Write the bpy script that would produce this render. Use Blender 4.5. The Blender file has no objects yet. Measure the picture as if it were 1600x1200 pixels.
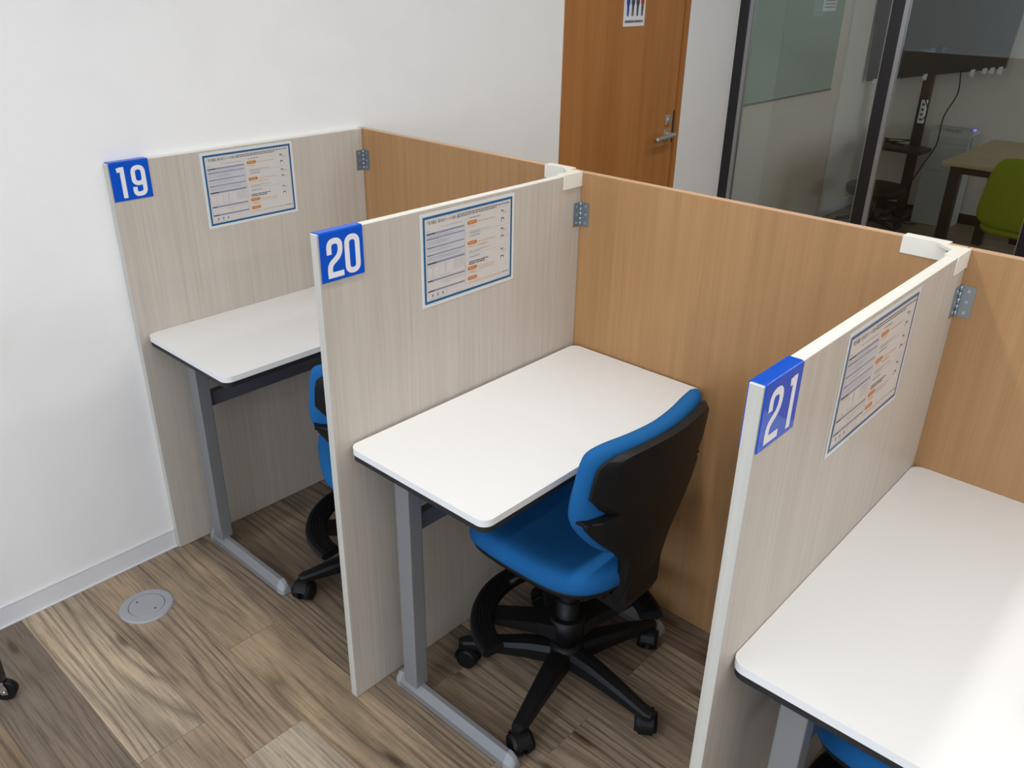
import bpy, bmesh, math, random
from mathutils import Vector, Matrix

random.seed(7)
SC = bpy.context.scene
COL = SC.collection
PI = math.pi

# ------------------------------------------------------------------ camera
F_PX = 1315.73
YAW, PITCH, ROLL = -0.7331, -0.4561, 0.0182
CAM = Vector((2.2501, -0.9200, 1.6823))


def make_camera():
    f = Vector((math.sin(YAW) * math.cos(PITCH), math.cos(YAW) * math.cos(PITCH), math.sin(PITCH)))
    r = f.cross(Vector((0, 0, 1))).normalized()
    u = r.cross(f)
    c, s = math.cos(ROLL), math.sin(ROLL)
    r2 = r * c + u * s
    u2 = u * c - r * s
    m = Matrix(((r2.x, u2.x, -f.x, CAM.x), (r2.y, u2.y, -f.y, CAM.y), (r2.z, u2.z, -f.z, CAM.z), (0, 0, 0, 1)))
    cd = bpy.data.cameras.new('camera')
    cd.sensor_fit = 'HORIZONTAL'
    cd.sensor_width = 36.0
    cd.lens = F_PX * 36.0 / 1600.0
    cd.clip_start = 0.02
    co = bpy.data.objects.new('camera', cd)
    COL.objects.link(co)
    co.matrix_world = m
    SC.camera = co


make_camera()

# ------------------------------------------------------------------ world, exposure
w = bpy.data.worlds.new('world')
SC.world = w
w.use_nodes = True
w.node_tree.nodes['Background'].inputs[0].default_value = (0.75, 0.85, 1.0, 1)
w.node_tree.nodes['Background'].inputs[1].default_value = 0.6
SC.view_settings.view_transform = 'Standard'
SC.view_settings.look = 'None'
SC.view_settings.exposure = -0.04
SC.view_settings.gamma = 1.0
SC.view_settings.use_curve_mapping = False

# ------------------------------------------------------------------ main dimensions (metres)
L = 0.830          # divider depth (along y)
H = 1.217          # divider height
T = 0.0208         # divider thickness
XF = (0.0, 0.906, 1.849)      # right faces of dividers 19, 20, 21
ZD = 0.737         # desk height
XW = -0.0215       # left wall surface
YG = 3.28          # glass partition plane
YF = 6.10          # far wall of the glass room
XG = -0.320        # left wall of the glass room
ZC = 2.44          # ceiling
XR, YB = 6.0, -4.2
LAMP_X = (1.14, 2.58, 4.02)
LAMP_Z = 2.40
LAMP_W = 40.5


def area(name, loc, size, power, color, rot=(0, 0, 0)):
    ld = bpy.data.lights.new(name, 'AREA')
    ld.shape = 'RECTANGLE'
    ld.size, ld.size_y = size
    ld.energy = power
    ld.color = color
    o = bpy.data.objects.new(name, ld)
    COL.objects.link(o)
    o.location = loc
    o.rotation_euler = rot
    return o


for i, lx in enumerate(LAMP_X):
    area('ceiling_lamp_light', (lx, -0.45, LAMP_Z - 0.012), (0.10, 6.6), LAMP_W, (1.0, 0.985, 0.96))
# daylight entering by the window in the wall behind the photographer
area('window_daylight', (2.2, YB + 0.12, 1.45), (3.2, 1.5), 78.0, (0.60, 0.76, 1.0), (PI / 2, 0, 0))


area('glass_room_fill', (XR - 0.12, 4.7, 1.5), (1.4, 1.9), 60.0, (0.9, 0.95, 1.0), (0, PI / 2, 0))  # added fill to brighten the glass room; no window is built there


# ------------------------------------------------------------------ materials
def new_mat(name):
    m = bpy.data.materials.new(name)
    m.use_nodes = True
    nt = m.node_tree
    b = nt.nodes['Principled BSDF']
    return m, nt, b


def plain(name, col, rough=0.5, metal=0.0, spec=0.5, coat=0.0, bump=0.0, bscale=300.0):
    m, nt, b = new_mat(name)
    b.inputs['Base Color'].default_value = (*col, 1)
    b.inputs['Roughness'].default_value = rough
    b.inputs['Metallic'].default_value = metal
    b.inputs['Specular IOR Level'].default_value = spec
    b.inputs['Coat Weight'].default_value = coat
    b.inputs['Coat Roughness'].default_value = 0.05
    tc = nt.nodes.new('ShaderNodeTexCoord')
    n = nt.nodes.new('ShaderNodeTexNoise')
    n.inputs['Scale'].default_value = bscale
    n.inputs['Detail'].default_value = 2
    nt.links.new(tc.outputs['Object'], n.inputs['Vector'])
    if bump > 0:
        bp = nt.nodes.new('ShaderNodeBump')
        bp.inputs['Strength'].default_value = bump
        bp.inputs['Distance'].default_value = 0.001
        nt.links.new(n.outputs['Fac'], bp.inputs['Height'])
        nt.links.new(bp.outputs['Normal'], b.inputs['Normal'])
    else:
        rr = nt.nodes.new('ShaderNodeMapRange')
        rr.inputs['To Min'].default_value = max(0.0, rough - 0.02)
        rr.inputs['To Max'].default_value = rough + 0.02
        nt.links.new(n.outputs['Fac'], rr.inputs['Value'])
        nt.links.new(rr.outputs['Result'], b.inputs['Roughness'])
    return m


def ramp(nt, stops):
    r = nt.nodes.new('ShaderNodeValToRGB')
    el = r.color_ramp.elements
    while len(el) < len(stops):
        el.new(0.5)
    for e, (p, c) in zip(el, stops):
        e.position = p
        e.color = (*c, 1)
    return r


def grain(name, stops, sc=(60, 60, 1.6), rough=0.45, sc2=(500, 500, 5), amt=0.25, bump=0.12, spec=0.4, broad=0.35):
    """vertical wood grain laminate: stretched noises, grain runs along z (object space)"""
    m, nt, b = new_mat(name)
    tc = nt.nodes.new('ShaderNodeTexCoord')
    oi = nt.nodes.new('ShaderNodeObjectInfo')
    off = nt.nodes.new('ShaderNodeVectorMath')
    off.operation = 'ADD'
    sc_r = nt.nodes.new('ShaderNodeMath')
    sc_r.operation = 'MULTIPLY'
    sc_r.inputs[1].default_value = 37.0
    nt.links.new(oi.outputs['Random'], sc_r.inputs[0])
    nt.links.new(tc.outputs['Object'], off.inputs[0])
    nt.links.new(sc_r.outputs[0], off.inputs[1])

    def noise(scale, detail, dist=0.0):
        mp = nt.nodes.new('ShaderNodeMapping')
        mp.inputs['Scale'].default_value = scale
        nt.links.new(off.outputs[0], mp.inputs['Vector'])
        n = nt.nodes.new('ShaderNodeTexNoise')
        n.inputs['Scale'].default_value = 1.0
        n.inputs['Detail'].default_value = detail
        n.inputs['Distortion'].default_value = dist
        nt.links.new(mp.outputs[0], n.inputs['Vector'])
        return n
    n1 = noise(sc, 5, 0.3)
    n2 = noise(sc2, 3)
    n3 = noise((sc[0] * 0.12, sc[1] * 0.12, sc[2] * 0.6), 2, 0.5)
    mx = nt.nodes.new('ShaderNodeMix')
    mx.data_type = 'FLOAT'
    mx.inputs[0].default_value = amt
    nt.links.new(n1.outputs['Fac'], mx.inputs[2])
    nt.links.new(n2.outputs['Fac'], mx.inputs[3])
    mx2 = nt.nodes.new('ShaderNodeMix')
    mx2.data_type = 'FLOAT'
    mx2.inputs[0].default_value = broad
    nt.links.new(mx.outputs[0], mx2.inputs[2])
    nt.links.new(n3.outputs['Fac'], mx2.inputs[3])
    r = ramp(nt, stops)
    nt.links.new(mx2.outputs[0], r.inputs['Fac'])
    nt.links.new(r.outputs['Color'], b.inputs['Base Color'])
    b.inputs['Roughness'].default_value = rough
    b.inputs['Specular IOR Level'].default_value = spec
    bp = nt.nodes.new('ShaderNodeBump')
    bp.inputs['Strength'].default_value = bump
    bp.inputs['Distance'].default_value = 0.0006
    nt.links.new(n2.outputs['Fac'], bp.inputs['Height'])
    nt.links.new(bp.outputs['Normal'], b.inputs['Normal'])
    return m


def wall_mat(name, col, scuff=False):
    m, nt, b = new_mat(name)
    tc = nt.nodes.new('ShaderNodeTexCoord')
    mp = nt.nodes.new('ShaderNodeMapping')
    mp.inputs['Scale'].default_value = (1, 1, 2.2)
    n = nt.nodes.new('ShaderNodeTexNoise')
    n.inputs['Scale'].default_value = 260
    n.inputs['Detail'].default_value = 4
    nt.links.new(tc.outputs['Object'], mp.inputs[0])
    nt.links.new(mp.outputs[0], n.inputs['Vector'])
    bp = nt.nodes.new('ShaderNodeBump')
    bp.inputs['Strength'].default_value = 0.25
    bp.inputs['Distance'].default_value = 0.0015
    nt.links.new(n.outputs['Fac'], bp.inputs['Height'])
    nt.links.new(bp.outputs['Normal'], b.inputs['Normal'])
    b.inputs['Roughness'].default_value = 0.75
    b.inputs['Specular IOR Level'].default_value = 0.25
    n2 = nt.nodes.new('ShaderNodeTexNoise')
    n2.inputs['Scale'].default_value = 3.0
    n2.inputs['Detail'].default_value = 5
    n2.inputs['Distortion'].default_value = 1.0
    nt.links.new(tc.outputs['Object'], n2.inputs['Vector'])
    d = tuple(c * (0.975 if scuff else 0.99) for c in col)
    r = ramp(nt, [(0.30, d), (0.48, col), (1.0, col)])
    nt.links.new(n2.outputs['Fac'], r.inputs['Fac'])
    nt.links.new(r.outputs['Color'], b.inputs['Base Color'])
    return m


def plank_mat(name, use_obj_color=True):
    """weathered vinyl plank, grain along x; tone of each plank comes from the plank itself"""
    m, nt, b = new_mat(name)
    tc = nt.nodes.new('ShaderNodeTexCoord')
    oi = nt.nodes.new('ShaderNodeObjectInfo')
    mul = nt.nodes.new('ShaderNodeMath')
    mul.operation = 'MULTIPLY'
    mul.inputs[1].default_value = 53.0
    nt.links.new(oi.outputs['Random'], mul.inputs[0])
    off = nt.nodes.new('ShaderNodeVectorMath')
    nt.links.new(tc.outputs['Object'], off.inputs[0])
    nt.links.new(mul.outputs[0], off.inputs[1])

    def noise(scale, detail, dist=0.0, rough=0.5):
        mp = nt.nodes.new('ShaderNodeMapping')
        mp.inputs['Scale'].default_value = scale
        nt.links.new(off.outputs[0], mp.inputs['Vector'])
        n = nt.nodes.new('ShaderNodeTexNoise')
        n.inputs['Scale'].default_value = 1.0
        n.inputs['Detail'].default_value = detail
        n.inputs['Roughness'].default_value = rough
        n.inputs['Distortion'].default_value = dist
        nt.links.new(mp.outputs[0], n.inputs['Vector'])
        return n

    def mix(fac, a, bb, mode='MIX'):
        x = nt.nodes.new('ShaderNodeMix')
        x.data_type = 'RGBA'
        x.blend_type = mode
        if isinstance(fac, float):
            x.inputs[0].default_value = fac
        else:
            nt.links.new(fac, x.inputs[0])
        for s, v in ((6, a), (7, bb)):
            if isinstance(v, tuple):
                x.inputs[s].default_value = (*v, 1)
            else:
                nt.links.new(v, x.inputs[s])
        return x.outputs[2]
    # growth-ring figure: bands in y, bent by a slow noise
    bend = noise((0.55, 4.2, 1), 2)
    sep = nt.nodes.new('ShaderNodeSeparateXYZ')
    nt.links.new(off.outputs[0], sep.inputs[0])
    a1 = nt.nodes.new('ShaderNodeMath')
    a1.operation = 'MULTIPLY_ADD'
    a1.inputs[1].default_value = 11.0
    nt.links.new(bend.outputs['Fac'], a1.inputs[0])
    a2 = nt.nodes.new('ShaderNodeMath')
    a2.operation = 'MULTIPLY'
    a2.inputs[1].default_value = 32.0
    nt.links.new(sep.outputs['Y'], a2.inputs[0])
    nt.links.new(a2.outputs[0], a1.inputs[2])
    fr = nt.nodes.new('ShaderNodeMath')
    fr.operation = 'FRACT'
    nt.links.new(a1.outputs[0], fr.inputs[0])
    ring = ramp(nt, [(0.0, (0.62, 0.62, 0.62)), (0.25, (1, 1, 1)), (0.72, (0.93, 0.93, 0.93)), (0.92, (0.55, 0.55, 0.55)), (1.0, (0.5, 0.5, 0.5))])
    nt.links.new(fr.outputs[0], ring.inputs['Fac'])
    broad = noise((1.6, 7.0, 1), 4, 0.6)
    tone = ramp(nt, [(0.30, (0.62, 0.60, 0.58)), (0.48, (1.0, 1.0, 1.0)), (0.70, (1.30, 1.27, 1.22))])
    nt.links.new(broad.outputs['Fac'], tone.inputs['Fac'])
    fine = noise((7.0, 190.0, 1), 4, 0.0, 0.65)
    fr2 = ramp(nt, [(0.30, (0.55, 0.53, 0.51)), (0.50, (1, 1, 1)), (0.75, (1.25, 1.24, 1.22))])
    nt.links.new(fine.outputs['Fac'], fr2.inputs['Fac'])
    saw = noise((160.0, 9.0, 1), 2)
    sw = ramp(nt, [(0.35, (0.97, 0.97, 0.97)), (0.65, (1.02, 1.02, 1.02))])
    nt.links.new(saw.outputs['Fac'], sw.inputs['Fac'])
    if use_obj_color:
        base = oi.outputs['Color']
    else:
        base = (0.28, 0.21, 0.145)
    ringmask = noise((1.1, 3.0, 1), 1)
    rm = nt.nodes.new('ShaderNodeMapRange')
    rm.inputs['From Min'].default_value = 0.36
    rm.inputs['From Max'].default_value = 0.52
    rm.inputs['To Max'].default_value = 0.95
    nt.links.new(ringmask.outputs['Fac'], rm.inputs['Value'])
    c = mix(1.0, base, tone.outputs['Color'], 'MULTIPLY')
    c2 = mix(1.0, c, ring.outputs['Color'], 'MULTIPLY')
    c = mix(rm.outputs['Result'], c, c2)
    c = mix(1.0, c, fr2.outputs['Color'], 'MULTIPLY')
    c = mix(1.0, c, sw.outputs['Color'], 'MULTIPLY')
    # knots
    kn_mp = nt.nodes.new('ShaderNodeMapping')
    kn_mp.inputs['Scale'].default_value = (1.5, 5.9, 1)
    nt.links.new(off.outputs[0], kn_mp.inputs['Vector'])
    vo = nt.nodes.new('ShaderNodeTexVoronoi')
    vo.inputs['Scale'].default_value = 1.0
    vo.voronoi_dimensions = '2D'
    nt.links.new(kn_mp.outputs[0], vo.inputs['Vector'])
    kr = ramp(nt, [(0.0, (0.30, 0.26, 0.22)), (0.035, (0.45, 0.40, 0.35)), (0.07, (0.88, 0.87, 0.86)), (0.14, (1, 1, 1))])
    nt.links.new(vo.outputs['Distance'], kr.inputs['Fac'])
    c = mix(0.85, c, kr.outputs['Color'], 'MULTIPLY')
    nt.links.new(c, b.inputs['Base Color'])
    b.inputs['Roughness'].default_value = 0.46
    b.inputs['Specular IOR Level'].default_value = 0.35
    bp = nt.nodes.new('ShaderNodeBump')
    bp.inputs['Strength'].default_value = 0.15
    bp.inputs['Distance'].default_value = 0.0008
    nt.links.new(fine.outputs['Fac'], bp.inputs['Height'])
    nt.links.new(bp.outputs['Normal'], b.inputs['Normal'])
    return m


def glass_mat(name, tint=(0.90, 0.93, 0.91)):
    m = bpy.data.materials.new(name)
    m.use_nodes = True
    nt = m.node_tree
    nt.nodes.clear()
    out = nt.nodes.new('ShaderNodeOutputMaterial')
    mx = nt.nodes.new('ShaderNodeMixShader')
    tr = nt.nodes.new('ShaderNodeBsdfTransparent')
    tr.inputs[0].default_value = (*tint, 1)
    gl = nt.nodes.new('ShaderNodeBsdfGlossy')
    gl.inputs['Roughness'].default_value = 0.0
    fz = nt.nodes.new('ShaderNodeFresnel')
    fz.inputs['IOR'].default_value = 1.55
    nt.links.new(fz.outputs[0], mx.inputs[0])
    nt.links.new(tr.outputs[0], mx.inputs[1])
    nt.links.new(gl.outputs[0], mx.inputs[2])
    nt.links.new(mx.outputs[0], out.inputs[0])
    return m


def emit_mat(name, col, s):
    m, nt, b = new_mat(name)
    b.inputs['Base Color'].default_value = (*col, 1)
    b.inputs['Emission Color'].default_value = (*col, 1)
    b.inputs['Emission Strength'].default_value = s
    return m


M = {}
M['wall'] = wall_mat('wallpaper_white', (0.885, 0.88, 0.87), True)
M['ceiling'] = wall_mat('ceiling_white', (0.82, 0.81, 0.79))
M['greywall'] = wall_mat('far_wall_beige', (0.70, 0.655, 0.59))
M['baseboard'] = plain('vinyl_baseboard_white', (0.74, 0.74, 0.76), 0.4)
M['plank'] = plank_mat('vinyl_plank')
M['floor'] = plank_mat('vinyl_floor', False)
M['divider'] = grain('pale_ash_laminate', [(0.25, (0.41, 0.363, 0.308)), (0.5, (0.525, 0.472, 0.408)), (0.75, (0.605, 0.555, 0.487))],
                     sc=(110, 110, 1.6), sc2=(640, 640, 6), amt=0.5, rough=0.42, broad=0.22)
M['edge'] = grain('pale_edge_band', [(0.25, (0.70, 0.68, 0.62)), (0.75, (0.84, 0.82, 0.76))], sc=(120, 9, 9), sc2=(420, 420, 60), rough=0.4)
M['frontedge'] = grain('grey_edge_band', [(0.25, (0.46, 0.44, 0.385)), (0.75, (0.60, 0.58, 0.52))], sc=(120, 9, 1.2), sc2=(520, 520, 5), rough=0.4)
M['wood'] = grain('beech_laminate', [(0.28, (0.305, 0.158, 0.062)), (0.5, (0.39, 0.210, 0.087)), (0.72, (0.465, 0.262, 0.116))],
                  sc=(48, 48, 1.2), sc2=(420, 420, 4), amt=0.35, rough=0.40, bump=0.08)
M['woodedge'] = grain('beech_edge_band', [(0.3, (0.50, 0.31, 0.18)), (0.7, (0.60, 0.39, 0.24))], sc=(6, 90, 90), sc2=(40, 300, 300), rough=0.4)
M['door'] = grain('brown_door_veneer', [(0.25, (0.33, 0.125, 0.032)), (0.5, (0.44, 0.185, 0.052)), (0.75, (0.53, 0.24, 0.078))],
                  sc=(20, 20, 0.8), sc2=(160, 160, 2.4), amt=0.3, rough=0.38, bump=0.05)
M['desk'] = plain('desk_white_laminate', (0.80, 0.80, 0.785), 0.30, spec=0.45)
M['deskedge'] = plain('desk_white_edge', (0.76, 0.755, 0.735), 0.35)
M['blackplastic'] = plain('black_plastic', (0.006, 0.006, 0.0065), 0.45, spec=0.25, bump=0.15, bscale=900)
M['blackmat'] = plain('matte_black_board', (0.010, 0.010, 0.011), 0.6)
M['greymetal'] = plain('silver_grey_paint', (0.27, 0.275, 0.285), 0.40, metal=0.35)
M['darkmetal'] = plain('dark_grey_paint', (0.12, 0.125, 0.14), 0.42, metal=0.3)
M['greycap'] = plain('grey_plastic_cap', (0.30, 0.315, 0.32), 0.5)
M['zinc'] = plain('zinc_plated_steel', (0.33, 0.38, 0.41), 0.32, metal=0.85)
M['screw'] = plain('bright_screw', (0.6, 0.62, 0.62), 0.3, metal=0.9)
M['signblue'] = plain('glossy_blue_plastic', (0.001, 0.082, 0.55), 0.07, spec=0.4)
M['signwhite'] = plain('white_sign_vinyl', (0.80, 0.80, 0.83), 0.35)
M['clip'] = plain('ivory_plastic', (0.80, 0.77, 0.68), 0.38)
M['fabric'] = plain('blue_upholstery', (0.010, 0.115, 0.32), 0.85, spec=0.2, bump=0.4, bscale=1400)
M['green'] = plain('lime_green_fabric', (0.30, 0.36, 0.02), 0.85, spec=0.2, bump=0.3, bscale=900)
M['laminate'] = plain('laminated_paper', (0.70, 0.72, 0.71), 0.12, spec=0.5)
M['paper'] = plain('printed_paper', (0.62, 0.59, 0.56), 0.14, spec=0.5)
M['pblue'] = plain('print_blue', (0.012, 0.11, 0.26), 0.14, spec=0.5)
M['plav'] = plain('print_lavender', (0.24, 0.25, 0.36), 0.14, spec=0.5)
M['plight'] = plain('print_pale_lavender', (0.54, 0.54, 0.57), 0.14, spec=0.5)
M['pink'] = plain('print_black', (0.07, 0.07, 0.09), 0.14, spec=0.5)
M['pgrey'] = plain('print_grey', (0.36, 0.35, 0.36), 0.14, spec=0.5)
M['porange'] = plain('print_orange', (0.56, 0.18, 0.04), 0.14, spec=0.5)
M['ppale'] = plain('print_pale_orange', (0.62, 0.42, 0.24), 0.14, spec=0.5)
M['nickel'] = plain('satin_nickel', (0.52, 0.49, 0.44), 0.35, metal=0.6)
M['blackalu'] = plain('black_aluminium', (0.012, 0.012, 0.014), 0.4)
M['silver'] = plain('silver_aluminium', (0.36, 0.36, 0.37), 0.35, metal=0.6)
M['glass'] = glass_mat('partition_glass')
M['board'] = plain('pale_green_glass_board', (0.40, 0.50, 0.43), 0.12)
M['tv'] = plain('charcoal_cover', (0.030, 0.031, 0.034), 0.35)
M['tabletop'] = grain('oak_tabletop', [(0.3, (0.40, 0.30, 0.18)), (0.7, (0.55, 0.43, 0.28))], sc=(3, 60, 60), sc2=(12, 300, 300), rough=0.35)
M['appliance'] = plain('white_appliance', (0.42, 0.43, 0.43), 0.4)
M['appliancegrey'] = plain('grey_appliance', (0.30, 0.32, 0.34), 0.4)
M['led'] = emit_mat('blue_led', (0.10, 0.08, 1.0), 3.0)
M['white'] = plain('white_plastic', (0.75, 0.75, 0.74), 0.4)
M['outlet'] = plain('brushed_grey_outlet', (0.40, 0.41, 0.44), 0.35, metal=0.4)
M['dark'] = plain('dark_gap', (0.03, 0.03, 0.035), 0.7)
M['chrome'] = plain('chrome', (0.65, 0.66, 0.67), 0.15, metal=1.0)
M['lampwhite'] = plain('lamp_housing_white', (0.8, 0.8, 0.8), 0.4)
M['blackbase'] = plain('black_skirting', (0.014, 0.014, 0.015), 0.5)
M['reflbrown'] = plain('bracket_reflection_brown', (0.05, 0.028, 0.018), 0.55)  # brown of the back panel's reflection in the glass, painted into the bracket colour
M['skin'] = plain('print_skin', (0.62, 0.36, 0.20), 0.3)
M['pnavy'] = plain('print_navy', (0.02, 0.06, 0.30), 0.3)
M['pred'] = plain('print_red', (0.40, 0.05, 0.05), 0.3)


# ------------------------------------------------------------------ mesh helpers
def link(name, me, mat, parent=None, loc=None, smooth=False):
    if mat is not None:
        me.materials.append(M[mat])
    if smooth:
        for p in me.polygons:
            p.use_smooth = True
    o = bpy.data.objects.new(name, me)
    COL.objects.link(o)
    if parent is not None:
        o.parent = parent
    if loc is not None:
        o.location = loc
    return o


def tomesh(bm, name):
    bmesh.ops.recalc_face_normals(bm, faces=bm.faces[:])
    me = bpy.data.meshes.new(name)
    bm.to_mesh(me)
    bm.free()
    return me


def add_box(bm, a, b, bevel=0.0, seg=2):
    a, b = Vector(a), Vector(b)
    lo = Vector((min(a[i], b[i]) for i in range(3)))
    hi = Vector((max(a[i], b[i]) for i in range(3)))
    r = bmesh.ops.create_cube(bm, size=1.0)
    vs = r['verts']
    for v in vs:
        v.co = Vector((lo[i] + (v.co[i] + 0.5) * (hi[i] - lo[i]) for i in range(3)))
    if bevel > 0:
        es = list({e for v in vs for e in v.link_edges})
        bmesh.ops.bevel(bm, geom=es, offset=bevel, segments=seg, affect='EDGES', profile=0.5)
    return bm


def box(name, a, b, mat, parent=None, bevel=0.0, seg=2, smooth=False):
    bm = bmesh.new()
    add_box(bm, a, b, bevel, seg)
    return link(name, tomesh(bm, name), mat, parent, smooth=smooth)


def boxes(name, lst, mat, parent=None, bevel=0.0):
    bm = bmesh.new()
    for a, b in lst:
        add_box(bm, a, b, bevel)
    return link(name, tomesh(bm, name), mat, parent)


def add_prism(bm, pts, h, plane='xy', base=0.0):
    """extrude a 2-D outline. plane gives the two axes of pts; h along the third axis from base"""
    ax = {'xy': (0, 1, 2), 'yz': (1, 2, 0), 'xz': (0, 2, 1)}[plane]
    va, vb = [], []
    for p in pts:
        c = [0, 0, 0]
        c[ax[0]], c[ax[1]], c[ax[2]] = p[0], p[1], base
        va.append(bm.verts.new(c))
        c[ax[2]] = base + h
        vb.append(bm.verts.new(c))
    n = len(pts)
    bm.faces.new(va)
    bm.faces.new(vb[::-1])
    for i in range(n):
        j = (i + 1) % n
        bm.faces.new((va[i], va[j], vb[j], vb[i]))


def prism(name, pts, h, mat, parent=None, plane='xy', base=0.0, bevel=0.0, smooth=False):
    bm = bmesh.new()
    add_prism(bm, pts, h, plane, base)
    if bevel > 0:
        es = [e for e in bm.edges if len(e.link_faces) == 2 and e.calc_face_angle(0) > 0.9]
        bmesh.ops.bevel(bm, geom=es, offset=bevel, segments=2, affect='EDGES', profile=0.5)
    return link(name, tomesh(bm, name), mat, parent, smooth=smooth)


def rrect(x0, y0, x1, y1, r, n=6):
    pts = []
    for cx, cy, a0 in ((x1 - r, y1 - r, 0), (x0 + r, y1 - r, 90), (x0 + r, y0 + r, 180), (x1 - r, y0 + r, 270)):
        for i in range(n + 1):
            a = math.radians(a0 + 90 * i / n)
            pts.append((cx + r * math.cos(a), cy + r * math.sin(a)))
    return pts


def add_cyl(bm, p0, p1, r0, r1=None, n=16, cap=True):
    p0, p1 = Vector(p0), Vector(p1)
    if r1 is None:
        r1 = r0
    d = (p1 - p0).normalized()
    t = Vector((0, 0, 1)) if abs(d.z) < 0.9 else Vector((1, 0, 0))
    u = d.cross(t).normalized()
    v = d.cross(u)
    A = [bm.verts.new(p0 + (u * math.cos(2 * PI * i / n) + v * math.sin(2 * PI * i / n)) * r0) for i in range(n)]
    B = [bm.verts.new(p1 + (u * math.cos(2 * PI * i / n) + v * math.sin(2 * PI * i / n)) * r1) for i in range(n)]
    for i in range(n):
        j = (i + 1) % n
        bm.faces.new((A[i], A[j], B[j], B[i]))
    if cap:
        bm.faces.new(A)
        bm.faces.new(B[::-1])


def cyl(name, p0, p1, r0, mat, parent=None, r1=None, n=16, smooth=True):
    bm = bmesh.new()
    add_cyl(bm, p0, p1, r0, r1, n)
    o = link(name, tomesh(bm, name), mat, parent)
    if smooth:
        for p in o.data.polygons:
            p.use_smooth = len(p.vertices) == 4
    return o


def add_tube(bm, pts, r, n=8):
    pts = [Vector(p) for p in pts]
    rings = []
    up = Vector((0.123, 0.456, 0.88)).normalized()
    for i, p in enumerate(pts):
        a = pts[max(i - 1, 0)]
        b = pts[min(i + 1, len(pts) - 1)]
        d = (b - a).normalized()
        u = d.cross(up).normalized()
        v = d.cross(u)
        rr = r[i] if isinstance(r, (list, tuple)) else r
        rings.append([bm.verts.new(p + (u * math.cos(2 * PI * k / n) + v * math.sin(2 * PI * k / n)) * rr) for k in range(n)])
    for A, B in zip(rings[:-1], rings[1:]):
        for k in range(n):
            j = (k + 1) % n
            bm.faces.new((A[k], A[j], B[j], B[k]))
    bm.faces.new(rings[0])
    bm.faces.new(rings[-1][::-1])


def spline(pts, n=8):
    P = [Vector(p) for p in pts]
    P = [P[0] * 2 - P[1]] + P + [P[-1] * 2 - P[-2]]
    out = []
    for i in range(1, len(P) - 2):
        for k in range(n):
            t = k / n
            a, b, c, d = P[i - 1], P[i], P[i + 1], P[i + 2]
            out.append(0.5 * ((2 * b) + (c - a) * t + (2 * a - 5 * b + 4 * c - d) * t * t + (3 * b - a - 3 * c + d) * t ** 3))
    out.append(P[-2])
    return out


def tube(name, pts, r, mat, parent=None, n=8):
    bm = bmesh.new()
    add_tube(bm, pts, r, n)
    return link(name, tomesh(bm, name), mat, parent, smooth=True)


def add_loft(bm, rings, cap=True):
    V = [[bm.verts.new(p) for p in r] for r in rings]
    n = len(V[0])
    for A, B in zip(V[:-1], V[1:]):
        for k in range(n):
            j = (k + 1) % n
            bm.faces.new((A[k], A[j], B[j], B[k]))
    if cap:
        bm.faces.new(V[0])
        bm.faces.new(V[-1][::-1])


def empty(name, loc=(0, 0, 0), rz=0.0):
    o = bpy.data.objects.new(name, None)
    COL.objects.link(o)
    o.location = loc
    o.rotation_euler = (0, 0, rz)
    o.empty_display_size = 0.1
    return o


def tag(o, label=None, cat=None, group=None, kind=None):
    if label:
        o['label'] = label
    if cat:
        o['category'] = cat
    if group:
        o['group'] = group
    if kind:
        o['kind'] = kind
    return o


def struct(o, label=None):
    o['kind'] = 'structure'
    if label:
        o['label'] = label
    return o


def copy_tree(o, parent=None):
    c = o.copy()
    COL.objects.link(c)
    c.parent = parent
    for ch in list(o.children):
        copy_tree(ch, c)
    return c


def stroke(bm, pts, wd, closed, plane_fn, zlo, zhi):
    """flat band of constant width along a polyline; plane_fn(u, v, h) -> 3-D"""
    n = len(pts)
    P = [Vector((p[0], p[1])) for p in pts]
    Lf, Rt = [], []
    for i in range(n):
        if closed:
            a, b = P[i - 1], P[(i + 1) % n]
        else:
            a, b = P[max(i - 1, 0)], P[min(i + 1, n - 1)]
        d1 = (P[i] - a)
        d2 = (b - P[i])
        if d1.length < 1e-9:
            d1 = d2
        if d2.length < 1e-9:
            d2 = d1
        d1.normalize()
        d2.normalize()
        n1 = Vector((-d1.y, d1.x))
        n2 = Vector((-d2.y, d2.x))
        m = (n1 + n2)
        m.normalize()
        k = wd / 2 / max(0.35, m.dot(n1))
        Lf.append(P[i] + m * k)
        Rt.append(P[i] - m * k)
    tops = [(bm.verts.new(plane_fn(l.x, l.y, zhi)), bm.verts.new(plane_fn(r.x, r.y, zhi))) for l, r in zip(Lf, Rt)]
    rng = range(n) if closed else range(n - 1)
    for i in rng:
        j = (i + 1) % n
        bm.faces.new((tops[i][0], tops[i][1], tops[j][1], tops[j][0]))


def rounded(pts, r, closed=False, n=6):
    """round the corners of a polyline"""
    out = []
    N = len(pts)
    for i in range(N):
        p = Vector(pts[i])
        if not closed and i in (0, N - 1):
            out.append(tuple(p))
            continue
        a, b = Vector(pts[i - 1]), Vector(pts[(i + 1) % N])
        la, lb = (a - p).length, (b - p).length
        rr = min(r, la * 0.499, lb * 0.499)
        s = p + (a - p).normalized() * rr
        e = p + (b - p).normalized() * rr
        for k in range(n + 1):
            t = k / n
            q = s * (1 - t) ** 2 + p * 2 * t * (1 - t) + e * t * t
            out.append(tuple(q))
    return out


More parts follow.
